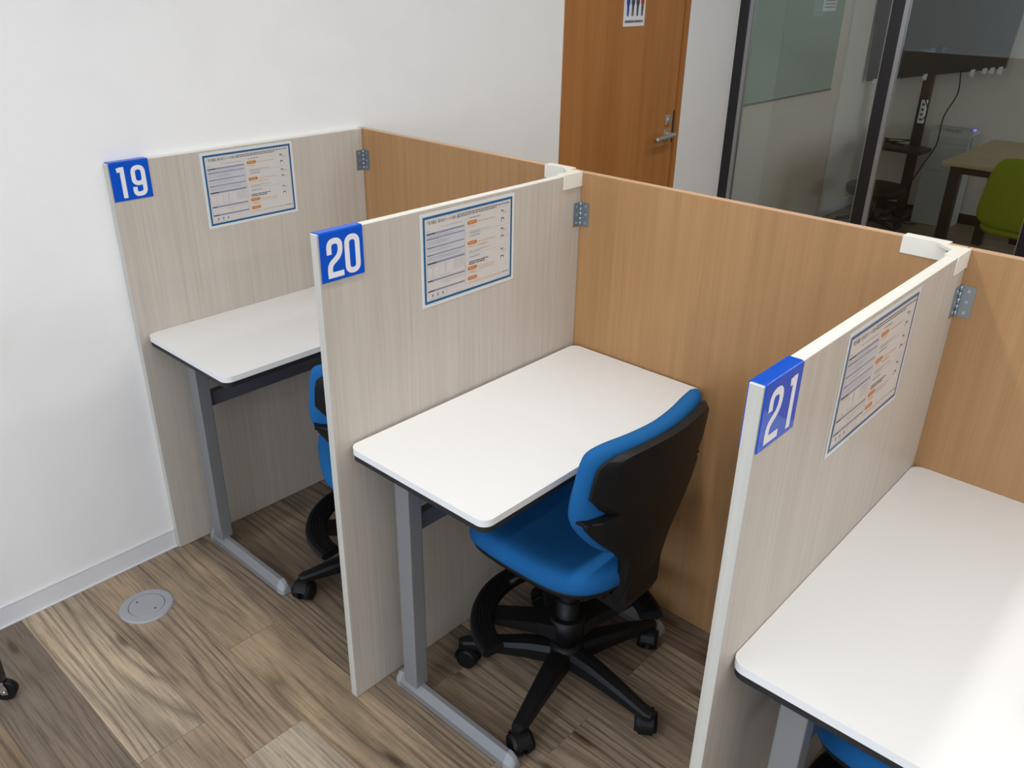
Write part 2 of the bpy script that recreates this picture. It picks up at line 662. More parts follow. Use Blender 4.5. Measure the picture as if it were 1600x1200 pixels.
# ------------------------------------------------------------------ the room
def build_room():
    # floor: base slab with every plank of the visible area laid on it
    fl = box('floor', (XG - 0.2, YB, -0.10), (XR, YF + 0.1, -0.0012), 'floor')
    struct(fl)
    W = 0.170
    y0 = -0.476
    tones = [(0.200, 0.150, 0.108), (0.255, 0.200, 0.148), (0.165, 0.128, 0.096), (0.300, 0.240, 0.175), (0.225, 0.165, 0.110), (0.280, 0.215, 0.150)]
    joints = {-5: [0.2, 1.42], -4: [1.05], -3: [0.38, 1.6], -2: [-9], -1: [1.12], 0: [0.694, 1.914], 1: [0.862], 2: [0.515, 1.735], 3: [1.30], 4: [1.030, 1.377],
              5: [0.62, 1.84], 6: [0.15, 1.37], 7: [0.9], 8: [0.3, 1.5], 9: [1.1]}
    forced = {(0, 0): (0.33, 0.265, 0.195), (0, 1): (0.26, 0.20, 0.143), (-1, 0): (0.135, 0.108, 0.083), (-1, 1): (0.20, 0.16, 0.115), (1, 0): (0.265, 0.20, 0.142), (1, 1): (0.34, 0.285, 0.22),
              (2, 0): (0.255, 0.195, 0.135), (2, 1): (0.285, 0.215, 0.145), (3, 0): (0.185, 0.142, 0.102), (3, 1): (0.235, 0.185, 0.135), (4, 0): (0.15, 0.115, 0.085),
              (4, 1): (0.215, 0.17, 0.125), (4, 2): (0.235, 0.185, 0.135), (5, 0): (0.16, 0.125, 0.095), (5, 1): (0.20, 0.155, 0.115)}
    g = 0.0006
    for row in range(-5, 10):
        ya, yb = y0 + row * W, y0 + (row + 1) * W
        xs = [XW] + [x for x in joints.get(row, [0.7]) if x > XW]
        while xs[-1] < 3.0:
            xs.append(xs[-1] + 1.22)
        for k in range(len(xs) - 1):
            o = box('plank', (xs[k] + g, ya + g, -0.006), (xs[k + 1] - g, yb - g, 0.0), 'plank', fl)
            c = forced.get((row, k), random.choice(tones))
            o.color = (c[0] * 1.26, c[1] * 1.24, c[2] * 1.20, 1)
    # walls
    wl = bmesh.new()
    d0, d1, dh = 1.868, 2.790, 2.02
    add_box(wl, (XW - 0.12, YB, 0), (XW, d0, ZC))
    add_box(wl, (XW - 0.12, d1, 0), (XW, YG - 0.02, ZC))
    add_box(wl, (XW - 0.12, d0, dh), (XW, d1, ZC))
    o = link('wall_left', tomesh(wl, 'wall_left'), 'wall')
    struct(o)
    struct(box('wall_back', (XG - 0.2, YF, 0), (XR, YF + 0.1, ZC), 'greywall'))
    struct(box('wall_side', (XG - 0.1, YG + 0.05, 0), (XG, YF, ZC), 'greywall'))
    struct(box('wall_corner', (XG, YG - 0.02, 0), (XW - 0.004, YG + 0.05, ZC), 'wall'))
    struct(box('wall_right', (XR, YB, 0), (XR + 0.1, YF, ZC), 'wall'))
    wf = bmesh.new()
    wx0, wx1, wz0, wz1 = 0.5, 3.9, 0.65, 2.25
    add_box(wf, (XW - 0.12, YB - 0.1, 0), (wx0, YB, ZC))
    add_box(wf, (wx1, YB - 0.1, 0), (XR, YB, ZC))
    add_box(wf, (wx0, YB - 0.1, 0), (wx1, YB, wz0))
    add_box(wf, (wx0, YB - 0.1, wz1), (wx1, YB, ZC))
    struct(link('wall_front', tomesh(wf, 'wall_front'), 'wall'))
    wn = struct(boxes('window_1', [((wx0, YB - 0.08, wz0), (wx0 + 0.05, YB - 0.02, wz1)), ((wx1 - 0.05, YB - 0.08, wz0), (wx1, YB - 0.02, wz1)),
                                   ((wx0, YB - 0.08, wz0), (wx1, YB - 0.02, wz0 + 0.05)), ((wx0, YB - 0.08, wz1 - 0.05), (wx1, YB - 0.02, wz1)),
                                   (((wx0 + wx1) / 2 - 0.02, YB - 0.08, wz0), ((wx0 + wx1) / 2 + 0.02, YB - 0.02, wz1))], 'silver'))
    box('pane', (wx0 + 0.05, YB - 0.055, wz0 + 0.05), (wx1 - 0.05, YB - 0.049, wz1 - 0.05), 'glass', wn)
    struct(box('ceiling', (XG - 0.2, YB, ZC), (XR, YF + 0.1, ZC + 0.1), 'ceiling'))
    # white vinyl baseboard with a thin top lip
    bb = struct(box('baseboard_left', (XW, YB, 0.0), (XW + 0.004, -0.0005, 0.064), 'baseboard', bevel=0.001))
    box('lip', (XW + 0.0005, YB, 0.064), (XW + 0.006, -0.0005, 0.0665), 'baseboard', bb)
    box('foot', (XW + 0.004, YB, 0.0005), (XW + 0.009, -0.0005, 0.004), 'baseboard', bb)
    struct(box('baseboard_back', (XG, YF - 0.008, 0.0), (XR, YF, 0.075), 'blackbase'))
    struct(box('baseboard_side', (XG, YG + 0.05, 0.0), (XG + 0.008, YF - 0.008, 0.075), 'baseboard'))
    # door
    dr = struct(box('door_1', (XW - 0.045, 1.878, 0.005), (XW - 0.006, 2.750, 1.995), 'door', bevel=0.001),
                'brown wood-veneer door with satin lever handle in the white wall')
    struct(boxes('trim_1', [((XW - 0.10, d0, 0), (XW + 0.002, 1.875, dh)), ((XW - 0.10, 2.756, 0), (XW + 0.003, d1, dh)), ((XW - 0.10, d0, 1.998), (XW + 0.003, d1, dh))], 'door'),
           'brown door frame')
    box('shadow_gap', (XW - 0.09, 2.750, 0.0), (XW - 0.05, 2.757, 1.998), 'dark', dr)
    xs = XW - 0.006
    h = box('rose', (xs, 2.665, 0.955), (xs + 0.008, 2.715, 1.010), 'nickel', dr, bevel=0.002)
    pts = spline([(xs + 0.005, 2.69, 0.985), (xs + 0.045, 2.69, 0.986), (xs + 0.055, 2.665, 0.987), (xs + 0.055, 2.60, 0.984), (xs + 0.050, 2.535, 0.978)], 6)
    tube('handle', pts, [0.010] * 8 + [0.011] * (len(pts) - 8), 'nickel', dr, 10)
    cl = box('lock_plate', (xs, 2.672, 1.025), (xs + 0.008, 2.712, 1.075), 'nickel', dr, bevel=0.004)
    cyl('lock_cylinder', (xs, 2.692, 1.050), (xs + 0.014, 2.692, 1.050), 0.013, 'nickel', cl)
    box('latch_plate', (xs - 0.001, 2.738, 0.94), (xs + 0.001, 2.751, 1.09), 'dark', dr)
    # black-framed glass partition, 0.75 m bays
    for i, mx in enumerate((0.0, 0.75, 1.496, 2.246, 2.996, 3.746, 4.496, 5.246)):
        wob = empty('window_%d' % (i + 2), (mx - 0.021, YG, 0))
        struct(wob, 'black-framed bay of the glass partition')
        box('mullion', (-0.003, -0.022, 0), (0.052, 0.022, ZC), 'blackalu', wob, bevel=0.001)
        box('silver_bead', (0.052, -0.020, 0.04), (0.072, 0.004, ZC - 0.04), 'silver', wob)
        box('silver_fin', (-0.0075, -0.018, 0.04), (-0.0032, 0.006, ZC - 0.04), 'silver', wob)
        nx = 0.745
        box('bottom_rail', (0.052, -0.022, 0), (nx, 0.022, 0.05), 'blackalu', wob)
        box('top_rail', (0.052, -0.022, ZC - 0.05), (nx, 0.022, ZC), 'blackalu', wob)
        box('pane', (0.0725, -0.003, 0.05), (nx - 0.008, 0.003, ZC - 0.05), 'glass', wob)
    # ceiling line lamps
    for i, lx in enumerate(LAMP_X):
        t = empty('ceiling_lamp', (lx, -0.45, LAMP_Z))
        tag(t, ['white line lamp on the ceiling above desk 20', 'white line lamp on the ceiling right of desk 21', 'white line lamp on the ceiling far right'][i], 'lamp', 'ceiling line lamps')
        boxes('housing', [((-0.075, -3.32, -0.008), (-0.053, 3.32, ZC - LAMP_Z)), ((0.053, -3.32, -0.008), (0.075, 3.32, ZC - LAMP_Z)), ((-0.075, -3.32, 0.005), (0.075, 3.32, ZC - LAMP_Z))], 'lampwhite', t)


build_room()


# ------------------------------------------------------------------ dividers and back panels
NUM = ('19', '20', '21')


def build_dividers():
    for i, xf in enumerate(XF):
        t = empty('booth_divider', (xf - T / 2, 0, 0))
        tag(t, ['pale wood-grain divider against the white wall with the blue 19 sign',
                'pale wood-grain divider carrying the blue 20 sign, between desks 19 and 20',
                'pale wood-grain divider carrying the blue 21 sign, nearest the camera'][i], 'divider', 'booth dividers')
        e = 0.0012
        box('panel', (-T / 2, e, 0.002), (T / 2, L - 0.0015, H - e), 'divider', t)
        box('top_edge', (-T / 2 + 0.0003, 0.0, H - e), (T / 2 - 0.0003, L - 0.0015, H), 'edge', t)
        box('front_edge', (-T / 2 + 0.0003, 0.0, 0.002), (T / 2 - 0.0003, e, H - e), 'frontedge', t)
        box('glide', (-T / 2 + 0.004, 0.05, 0.0), (T / 2 - 0.004, 0.09, 0.002), 'dark', t)
        box('glide', (-T / 2 + 0.004, L - 0.09, 0.0), (T / 2 - 0.004, L - 0.05, 0.002), 'dark', t)
    spans = ((-0.0205, 0.8975), (0.8995, 1.8415), (1.8435, 2.786))
    lab = ('brown wood-grain back panel behind desk 19, next to the white wall', 'brown wood-grain back panel behind desk 20, in the middle',
           'brown wood-grain back panel behind desk 21 at the right edge')
    for (x0, x1), lb in zip(spans, lab):
        t = empty('back_panel', ((x0 + x1) / 2, L + T / 2, 0))
        hw = (x1 - x0) / 2
        tag(t, lb, 'panel', 'booth back panels')
        box('panel', (-hw, -T / 2, 0.002), (hw, T / 2, H - 0.0012), 'wood', t)
        box('top_edge', (-hw, -T / 2 + 0.0003, H - 0.0012), (hw, T / 2 - 0.0003, H), 'woodedge', t)
        box('glide', (-hw + 0.05, -T / 2 + 0.004, 0), (-hw + 0.09, T / 2 - 0.004, 0.002), 'dark', t)
        box('glide', (hw - 0.09, -T / 2 + 0.004, 0), (hw - 0.05, T / 2 - 0.004, 0.002), 'dark', t)


build_dividers()


def digit(ch, x0, z0, wd, ht, s):
    """list of (polyline, closed) centre lines for a condensed numeral"""
    a, b = x0 + s / 2, x0 + wd - s / 2
    lo, hi = z0 + s / 2, z0 + ht - s / 2
    r = wd * 0.42
    if ch == '0':
        return [(rounded([(a, lo), (b, lo), (b, hi), (a, hi)], r, True), True)]
    if ch == '2':
        p = [(a, z0 + ht * 0.60), (a, hi), (b, hi), (b, z0 + ht * 0.56), (a, z0 + ht * 0.34), (a, lo)]
        q = rounded(p, r)
        return [(q + [], False), ([(a - s / 2, lo), (b + s / 2, lo)], False)]
    if ch == '9':
        m = z0 + ht * 0.42
        ring = rounded([(a, m), (b, m), (b, hi), (a, hi)], r * 0.9, True)
        tail = rounded([(b, z0 + ht * 0.72), (b, lo), (a, lo), (a, z0 + ht * 0.31)], r)
        return [(ring, True), (tail, False)]
    if ch == '1':
        return [([(b, z0), (b, z0 + ht)], False), ([(b - s / 2 - wd * 0.30, z0 + ht - s * 0.62), (b, z0 + ht - s * 0.5)], False)]


def build_signs():
    g, th, wd, ht = 0.0004, 0.0022, 0.105, 0.099
    for i, xf in enumerate(XF):
        t = empty('number_sign', (xf - T / 2, 0.0, H))
        tag(t, ['blue plastic corner sign reading 19 beside the white wall', 'blue plastic corner sign reading 20 on the middle divider', 'blue plastic corner sign reading 21 on the nearest divider'][i], 'sign', 'blue number signs')
        y0 = 0.004
        xo = T / 2 + g
        bm = bmesh.new()
        r = 0.004
        # U profile in x-z, extruded along y
        xl = xo if i else T / 2 - 0.001
        out = [(-xl - (th if i else 0), -ht), (-xl, -ht), (-xl, g), (xo, g), (xo, -ht), (xo + th, -ht)]
        for k in range(7):
            a = k / 6 * PI / 2
            out.append((xo + th - r + r * math.cos(a), g + th - r + r * math.sin(a)))
        for k in range(7):
            a = PI / 2 + k / 6 * PI / 2
            out.append((-xl - (th if i else 0) + r + r * math.cos(a), g + th - r + r * math.sin(a)))
        if not i:
            out = [(-0.0098, g), (xo, g), (xo, -ht), (xo + th, -ht)]
            for k in range(7):
                a = k / 6 * PI / 2
                out.append((xo + th - r + r * math.cos(a), g + th - r + r * math.sin(a)))
            out.append((-0.0098, g + th))
        add_prism(bm, out, wd, 'xz', y0)
        link('cap', tomesh(bm, 'cap'), 'signblue', t)
        bm = bmesh.new()
        s = 0.0118
        fx = xo + th
        dh = 0.081
        zb = -ht + 0.0065
        lay = (((0.0105, 0.0265), (0.0535, 0.039)), ((0.0145, 0.039), (0.0580, 0.038)), ((0.0145, 0.039), (0.0640, 0.0265)))[i]
        for ch, (yy, dw) in zip(NUM[i], lay):
            for si, (pl, cls) in enumerate(digit(ch, y0 + yy, zb, dw, dh, s)):
                stroke(bm, pl, s, cls, lambda u, v, hh: (fx + hh, u, v), 0, 0.0002 + 0.00012 * si)
        link('number', tomesh(bm, 'number'), 'signwhite', t)


build_signs()


# ------------------------------------------------------------------ laminated instruction posters
def text_mesh(body, size, name, align='LEFT'):
    cu = bpy.data.curves.new(name, 'FONT')
    cu.body = body
    cu.size = size
    cu.align_x = align
    cu.resolution_u = 2
    o = bpy.data.objects.new(name, cu)
    COL.objects.link(o)
    dg = bpy.context.evaluated_depsgraph_get()
    me = bpy.data.meshes.new_from_object(o.evaluated_get(dg))
    bpy.data.objects.remove(o)
    bpy.data.curves.remove(cu)
    return me


def build_posters():
    pw, ph = 0.303, 0.216

    def print_mesh():
        lay = {}

        def q(mat, u0, v0, u1, v1, h=0.0003):
            lay.setdefault(mat, []).append((u0, v0, u1, v1, h))
        # v measured from the top, u from the left, millimetres
        rnd = random.Random(3)
        # frame

        def line(mat, u0, u1, v, hh=1.6, gap=True):
            u = u0
            while u < u1 - 1:
                ln = min(rnd.uniform(3, 11), u1 - u) if gap else u1 - u
                q(mat, u, v, u + ln, v + hh, 0.0005)
                u += ln + (rnd.uniform(0.8, 2.0) if gap else 0)
        line('pink', 112, 285, 19, 1.9)
        line('pink', 112, 240, 23.5, 1.7)
        # left form
        line('pgrey', 60, 128, 36, 1.2)
        q('pgrey', 20, 40, 27, 41.5)
        for v0, v1 in ((46, 50), (58, 60.5), (78, 80.5), (95, 97.5), (113, 117.5), (154, 158), (178, 182)):
            q('plav', 18, v0, 134, v1)
            q('pink', 19, v0 + 0.8, 19 + rnd.uniform(14, 34), v1 - 0.8, 0.0005)
        for v0, v1 in ((50, 58), (60.5, 78), (80.5, 95), (97.5, 113)):
            q('plight', 18, v0, 134, v1, 0.0002)
        for v in (54, 66, 70, 86, 102, 106):
            line('pgrey', 22, rnd.uniform(80, 130), v, 1.0)
        for u in (52, 60, 68, 76):
            q('pgrey', u, 60.5, u + 0.5, 95)
        q('pgrey', 134, 40, 134.5, 190)
        q('pgrey', 17.5, 40, 18, 190)
        for v in (122, 126, 131, 136, 141):
            line('pgrey', 100, 130, v, 0.9)
        line('pgrey', 21, 50, 122, 1.0)
        for u, v0, v1 in ((34, 126, 150), (56, 122, 150), (72, 120, 149), (74, 122, 140)):
            q('pgrey', u, v0, u + 0.6, v1)
        q('pgrey', 56, 149, 92, 149.6)
        q('pgrey', 24, 150, 48, 150.6)
        line('pgrey', 60, 130, 163, 1.0)
        line('ppale', 68, 92, 168, 1.2)
        for u in (30, 46, 62):
            q('plav', u, 188, u + 4, 195)
            q('pink', u + 0.8, 188.8, u + 3.2, 191, 0.0005)
        for a in ((74, 182, 74.5, 198), (108, 182, 108.5, 198), (74, 187, 108, 187.5)):
            q('pgrey', *a)
        line('pgrey', 20, 60, 199, 0.9)
        line('ppale', 96, 128, 200, 1.0)
        q('pgrey', 137, 34, 137.4, 196)
        # right column: three question blocks
        for v in (33, 76, 126):
            line('plav', 150, 185, v, 1.9)
            q('pink', 256, v + 2, 265, v + 4.5)
            line('pgrey', 262, 276, v + 6.5, 0.8)
            line('pgrey', 262, 274, v + 9, 0.8)
            q('pgrey', 256, v + 20, 266, v + 21)
            q('pink', 258, v + 20, 265, v + 22.5, 0.0005)
            q('pink', 257, v + 21, 258.6, v + 28, 0.0005)
            q('pink', 264.5, v + 21, 266, v + 28, 0.0005)
            q('white', 258.6, v + 22.5, 264.5, v + 29, 0.0004)
        for v in (66, 116):
            q('pgrey', 150, v + 5, 286, v + 5.4)
        line('ppale', 272, 284, 97, 1.0)
        line('ppale', 272, 284, 101, 1.0)
        for v in (66, 69.5, 112, 115.5):
            line('pgrey', 150, 218 if v in (66, 112) else 186, v, 1.3)
        for v in (138, 142.5):
            line('pink', 148, 214 if v < 140 else 200, v, 2.2)
        for v in (41, 89, 150, 174):
            line('ppale', 149, 169, v + 3.0, 2.2)
            if v < 170:
                line('ppale', 178, 236, v + 4.5, 1.8)
                line('ppale', 147, 170, v + 12, 1.5)
        line('ppale', 176, 210, 101, 2.6)
        line('ppale', 180, 232, 160, 1.6)
        line('ppale', 150, 176, 165, 1.6)
        line('ppale', 146, 262, 188, 1.7)
        line('pink', 262, 284, 188, 1.5)
        for r in lay.values():
            for k in range(len(r)):
                a = r[k]
                if len(a) == 4:
                    r[k] = (*a, 0.0003)
        return lay
    lay = print_mesh()
    meshes = {}
    names = {'pblue': 'border', 'plav': 'form_bar', 'plight': 'form_field', 'pink': 'black_print', 'pgrey': 'grey_print', 'porange': 'orange_badge', 'ppale': 'orange_print', 'white': 'face_print'}
    for mat, rs in lay.items():
        bm = bmesh.new()
        for u0, v0, u1, v1, h in rs:
            vs = [bm.verts.new((h + 0.00065, u / 1000.0, -v / 1000.0)) for u, v in ((u0, v1), (u1, v1), (u1, v0), (u0, v0))]
            bm.faces.new(vs)
        me = bpy.data.meshes.new(names[mat])
        bm.to_mesh(me)
        bm.free()
        me.materials.append(M[mat])
        meshes[mat] = me
    bm = bmesh.new()
    oo = [bm.verts.new((0.0010, u, v)) for u, v in ((0.008, -0.208), (0.295, -0.208), (0.295, -0.008), (0.008, -0.008))]
    ii = [bm.verts.new((0.0010, u, v)) for u, v in ((0.0135, -0.2025), (0.2895, -0.2025), (0.2895, -0.0135), (0.0135, -0.0135))]
    for k in range(4):
        bm.faces.new((oo[k], oo[(k + 1) % 4], ii[(k + 1) % 4], ii[k]))
    meshes['pblue'] = tomesh(bm, 'border')
    meshes['pblue'].materials.append(M['pblue'])
    bm = bmesh.new()
    add_prism(bm, rrect(0.144, -0.0085, 0.175, 0.0, 0.0038, 4), 0.0002, 'yz', 0.0007)
    badge = tomesh(bm, 'orange_badge')
    badge.materials.append(M['porange'])
    tm = text_mesh('「学び電話」振り返りシートの使い方', 0.0088, 'title')
    for v in tm.vertices:
        x, y, _ = v.co
        v.co = (0.0011, 0.018 + x * 0.66, -0.0262 + y)
    tm.materials.append(M['pink'])
    pos = ((0.2573, 1.2110), (0.2652, 1.2085), (0.2674, 1.2095))
    for i, xf in enumerate(XF):
        t = empty('notice_sheet', (xf + 0.0004, pos[i][0], pos[i][1]))
        tag(t, ['laminated instruction sheet with blue border above desk 19 by the white wall', 'laminated instruction sheet with blue border above desk 20 in the middle', 'laminated instruction sheet seen obliquely above desk 21 at right'][i], 'notice', 'laminated instruction sheets')
        if i == 0:
            bm = bmesh.new()
            add_prism(bm, [(0, -ph), (pw, -ph), (pw, 0), (0, 0)], 0.0004, 'yz', 0)
            link('laminate', tomesh(bm, 'laminate'), 'laminate', t)
            bm = bmesh.new()
            add_prism(bm, [(0.0125, -0.2035), (0.2905, -0.2035), (0.2905, -0.0125), (0.0125, -0.0125)], 0.0003, 'yz', 0.0004)
            link('paper', tomesh(bm, 'paper'), 'paper', t)
            src = t
        else:
            for ch in src.children:
                if ch.name.split('.')[0] in ('laminate', 'paper'):
                    c = ch.copy()
                    COL.objects.link(c)
                    c.parent = t
        for mat, me in meshes.items():
            o = bpy.data.objects.new(names[mat], me)
            COL.objects.link(o)
            o.parent = t
            if mat != 'pblue':
                o['kind'] = 'stuff'
        for v in (41, 89, 150, 174):
            o = bpy.data.objects.new('orange_badge', badge)
            COL.objects.link(o)
            o.parent = t
            o.location = (0, 0, -v / 1000.0)
        o = bpy.data.objects.new('title', tm)
        COL.objects.link(o)
        o.parent = t


build_posters()


# ------------------------------------------------------------------ hinges and clips
def build_hardware():
    def hinge():
        t = empty('hinge', (0, 0, 0))
        # local origin at the inner corner (divider face x=0, back panel face y=0 seen from +x,-y)
        lf = box('leaf', (0.0003, -0.030, 0), (0.0018, -0.003, 0.064), 'zinc', t, bevel=0.0004)
        rt = box('leaf', (0.003, -0.0018, 0), (0.030, -0.0003, 0.064), 'zinc', t, bevel=0.0004)
        for k in range(5):
            cyl('knuckle', (0.0036, -0.0036, 0.0003 + k * 0.0128), (0.0036, -0.0036, 0.0123 + k * 0.0128), 0.0030, 'zinc', t, n=12)
        for z in (0.010, 0.032, 0.054):
            cyl('screw', (0.0018, -0.018, z), (0.0030, -0.018, z), 0.0032, 'screw', lf, n=12)
            cyl('screw', (0.018, -0.0018, z), (0.018, -0.0030, z), 0.0032, 'screw', rt, n=12)
        return t
    h = hinge()
    for i, xf in enumerate(XF):
        t = h if i == 0 else copy_tree(h)
        t.location = (xf, L, (1.086, 1.077, 1.083)[i])
        tag(t, ['zinc hinge in the back corner by the white wall, farthest away', 'zinc hinge in the back corner above the middle desk', 'zinc hinge in the back corner at the right, nearest the camera'][i], 'hinge', 'zinc hinges')

    def clip():
        t = empty('corner_clip', (0, 0, 0))
        # local: x=0 divider right face, y=0 back panel front face, z=0 panel tops
        th = 0.0025
        dx0, dx1 = -T - th - 0.0003, th + 0.0003
        p = bmesh.new()
        out = [(dx0, -0.034), (dx0 + th, -0.034), (dx0 + th, 0.0003), (0.0003, 0.0003), (0.0003, -0.034), (dx1, -0.034), (dx1, 0.0003 + th), (dx0, 0.0003 + th)]
        add_prism(p, out, 0.074, 'xz', -0.0755)
        link('divider_cap', tomesh(p, 'divider_cap'), 'clip', t)
        p = bmesh.new()
        y0, y1 = -th - 0.0003, T + th + 0.0003
        out = [(y0, -0.032), (-0.0003, -0.032), (-0.0003, 0.0003), (T + 0.0003, 0.0003), (T + 0.0003, -0.032), (y1, -0.032), (y1, 0.0003 + th), (y0, 0.0003 + th)]
        add_prism(p, out, 0.086, 'yz', -T - 0.105)
        es = [e for e in p.edges]
        link('panel_cap', tomesh(p, 'panel_cap'), 'clip', t)
        g = bmesh.new()
        add_prism(g, [(-T - 0.003, -0.0025), (-T - 0.040, -0.0025), (-T - 0.003, -0.034)], 0.006, 'xy', -0.0035)
        link('gusset', tomesh(g, 'gusset'), 'clip', t)
        return t
    c = clip()
    for k, i in enumerate((1, 2)):
        t = c if k == 0 else copy_tree(c)
        t.location = (XF[i], L, H)
        tag(t, ['ivory plastic clip on the panel tops behind desk 19, farther from the camera', 'ivory plastic clip on the panel tops at right, nearer the camera'][k], 'clip', 'ivory corner clips')


build_hardware()


# ------------------------------------------------------------------ desks
def build_desks():
    DD, DL = 0.418, 0.794

    def desk():
        t = empty('desk', (0, 0, 0))
        # local origin: left-front corner of the top on the floor; x depth, y length
        o = prism('desktop', rrect(0, 0, DD, DL, 0.024, 8), 0.0155, 'desk', t, 'xy', ZD - 0.0155, bevel=0.0035)
        prism('desktop_core', rrect(0.002, 0.002, DD - 0.002, DL - 0.002, 0.022, 8), 0.014, 'blackmat', t, 'xy', ZD - 0.0295)
        for y in (0.072, DL - 0.072 - 0.036):
            lg = box('leg', (0.066, y - 0.004, 0.040), (0.113, y + 0.036, ZD - 0.030), 'greymetal', t, bevel=0.003)
            bm = bmesh.new()
            prof = [(y - 0.003, 0.004), (y + 0.035, 0.004), (y + 0.035, 0.022), (y + 0.022, 0.044), (y + 0.010, 0.044), (y - 0.003, 0.022)]
            add_prism(bm, prof, 0.365, 'yz', 0.048)
            ft = link('foot', tomesh(bm, 'foot'), 'greymetal', t)
            for x0, s in ((0.0485, -1), (0.4125, 1)):
                bm = bmesh.new()
                rings = []
                for k in range(7):
                    a = k / 6 * PI / 2
                    f = math.cos(a)
                    dx = math.sin(a) * 0.026 * s
                    if f < 0.08:
                        f = 0.08
                    rings.append([(x0 + dx, y + 0.016 + (py - y - 0.016) * (0.5 + 0.5 * f) * 1.04, 0.002 + (pz - 0.002) * (0.45 + 0.55 * f) * 1.02) for py, pz in prof])
                add_loft(bm, rings)
                link('end_cap', tomesh(bm, 'end_cap'), 'greycap', ft, smooth=False)
            box('glide', (0.07, y + 0.006, 0.0), (0.10, y + 0.026, 0.005), 'blackplastic', ft)
            box('glide', (0.36, y + 0.006, 0.0), (0.39, y + 0.026, 0.005), 'blackplastic', ft)
            box('arm', (0.05, y + 0.004, ZD - 0.052), (0.36, y + 0.028, ZD - 0.0296), 'darkmetal', t)
        box('beam', (0.074, 0.072 + 0.036, 0.500), (0.097, DL - 0.112, 0.546), 'darkmetal', t, bevel=0.002)
        return t
    d = desk()
    off = ((0.001, 0.020), (0.0075, 0.030), (0.001, 0.036))
    lab = ('narrow white desk with grey T-legs in booth 19 beside the white wall', 'narrow white desk with grey T-legs in the middle booth 20',
           'narrow white desk in booth 21 cut by the right edge')
    for i, xf in enumerate(XF):
        t = d if i == 0 else copy_tree(d)
        t.location = (xf + off[i][0], off[i][1] - 0.002 * 0, 0)
        tag(t, lab[i], 'desk', 'white booth desks')


build_desks()


# ------------------------------------------------------------------ study chairs
def superell(hx, hy, n=48, p=3.2):
    out = []
    for i in range(n):
        a = 2 * PI * i / n
        c, s = math.cos(a), math.sin(a)
        out.append((hx * math.copysign(abs(c) ** (2 / p), c), hy * math.copysign(abs(s) ** (2 / p), s)))
    return out


def back_surface(y, z, off=0.0):
    """backrest mid-surface: local x at (y, z); edges come forward, top leans back"""
    t = (z - 0.50) / 0.33
    return 0.186 + 0.036 * t - 0.038 * (y / 0.22) ** 2 + off


def outline_sheet(name, outline, x0, x1, mat, parent, bulge=0.0, bevel=0.0, inset=0.0, smooth=True, nsub=3):
    """thick curved sheet with the given (y, z) outline, bent onto back_surface"""
    bm = bmesh.new()
    # dense outline
    cy = sum(p[0] for p in outline) / len(outline)
    cz = sum(p[1] for p in outline) / len(outline)
    n = len(outline)
    fr, bk = [], []
    rings = []
    K = 5
    # rear cap rings from centre outwards, then around the rim, then front cap
    specs = [(0.02, x1), (0.35, x1), (0.7, x1), (0.9, x1 - bevel * 0.15), (0.97, x1 - bevel * 0.5), (1.0, x1 - bevel), (1.0, x0 + bevel), (0.97, x0 + bevel * 0.5), (0.9, x0 + bevel * 0.15), (0.7, x0), (0.35, x0), (0.02, x0)]
    for f, xo in specs:
        rg = []
        for (y, z) in outline:
            yy, zz = cy + (y - cy) * f, cz + (z - cz) * f
            b = bulge * (1 - f * f)
            xx = back_surface(yy, zz, xo)
            if xo == x0 or f < 0.99 and xo < (x0 + x1) / 2:
                xx -= b
            rg.append((xx, yy, zz))
        rings.append(rg)
    add_loft(bm, rings)
    return link(name, tomesh(bm, name), mat, parent, smooth=smooth)


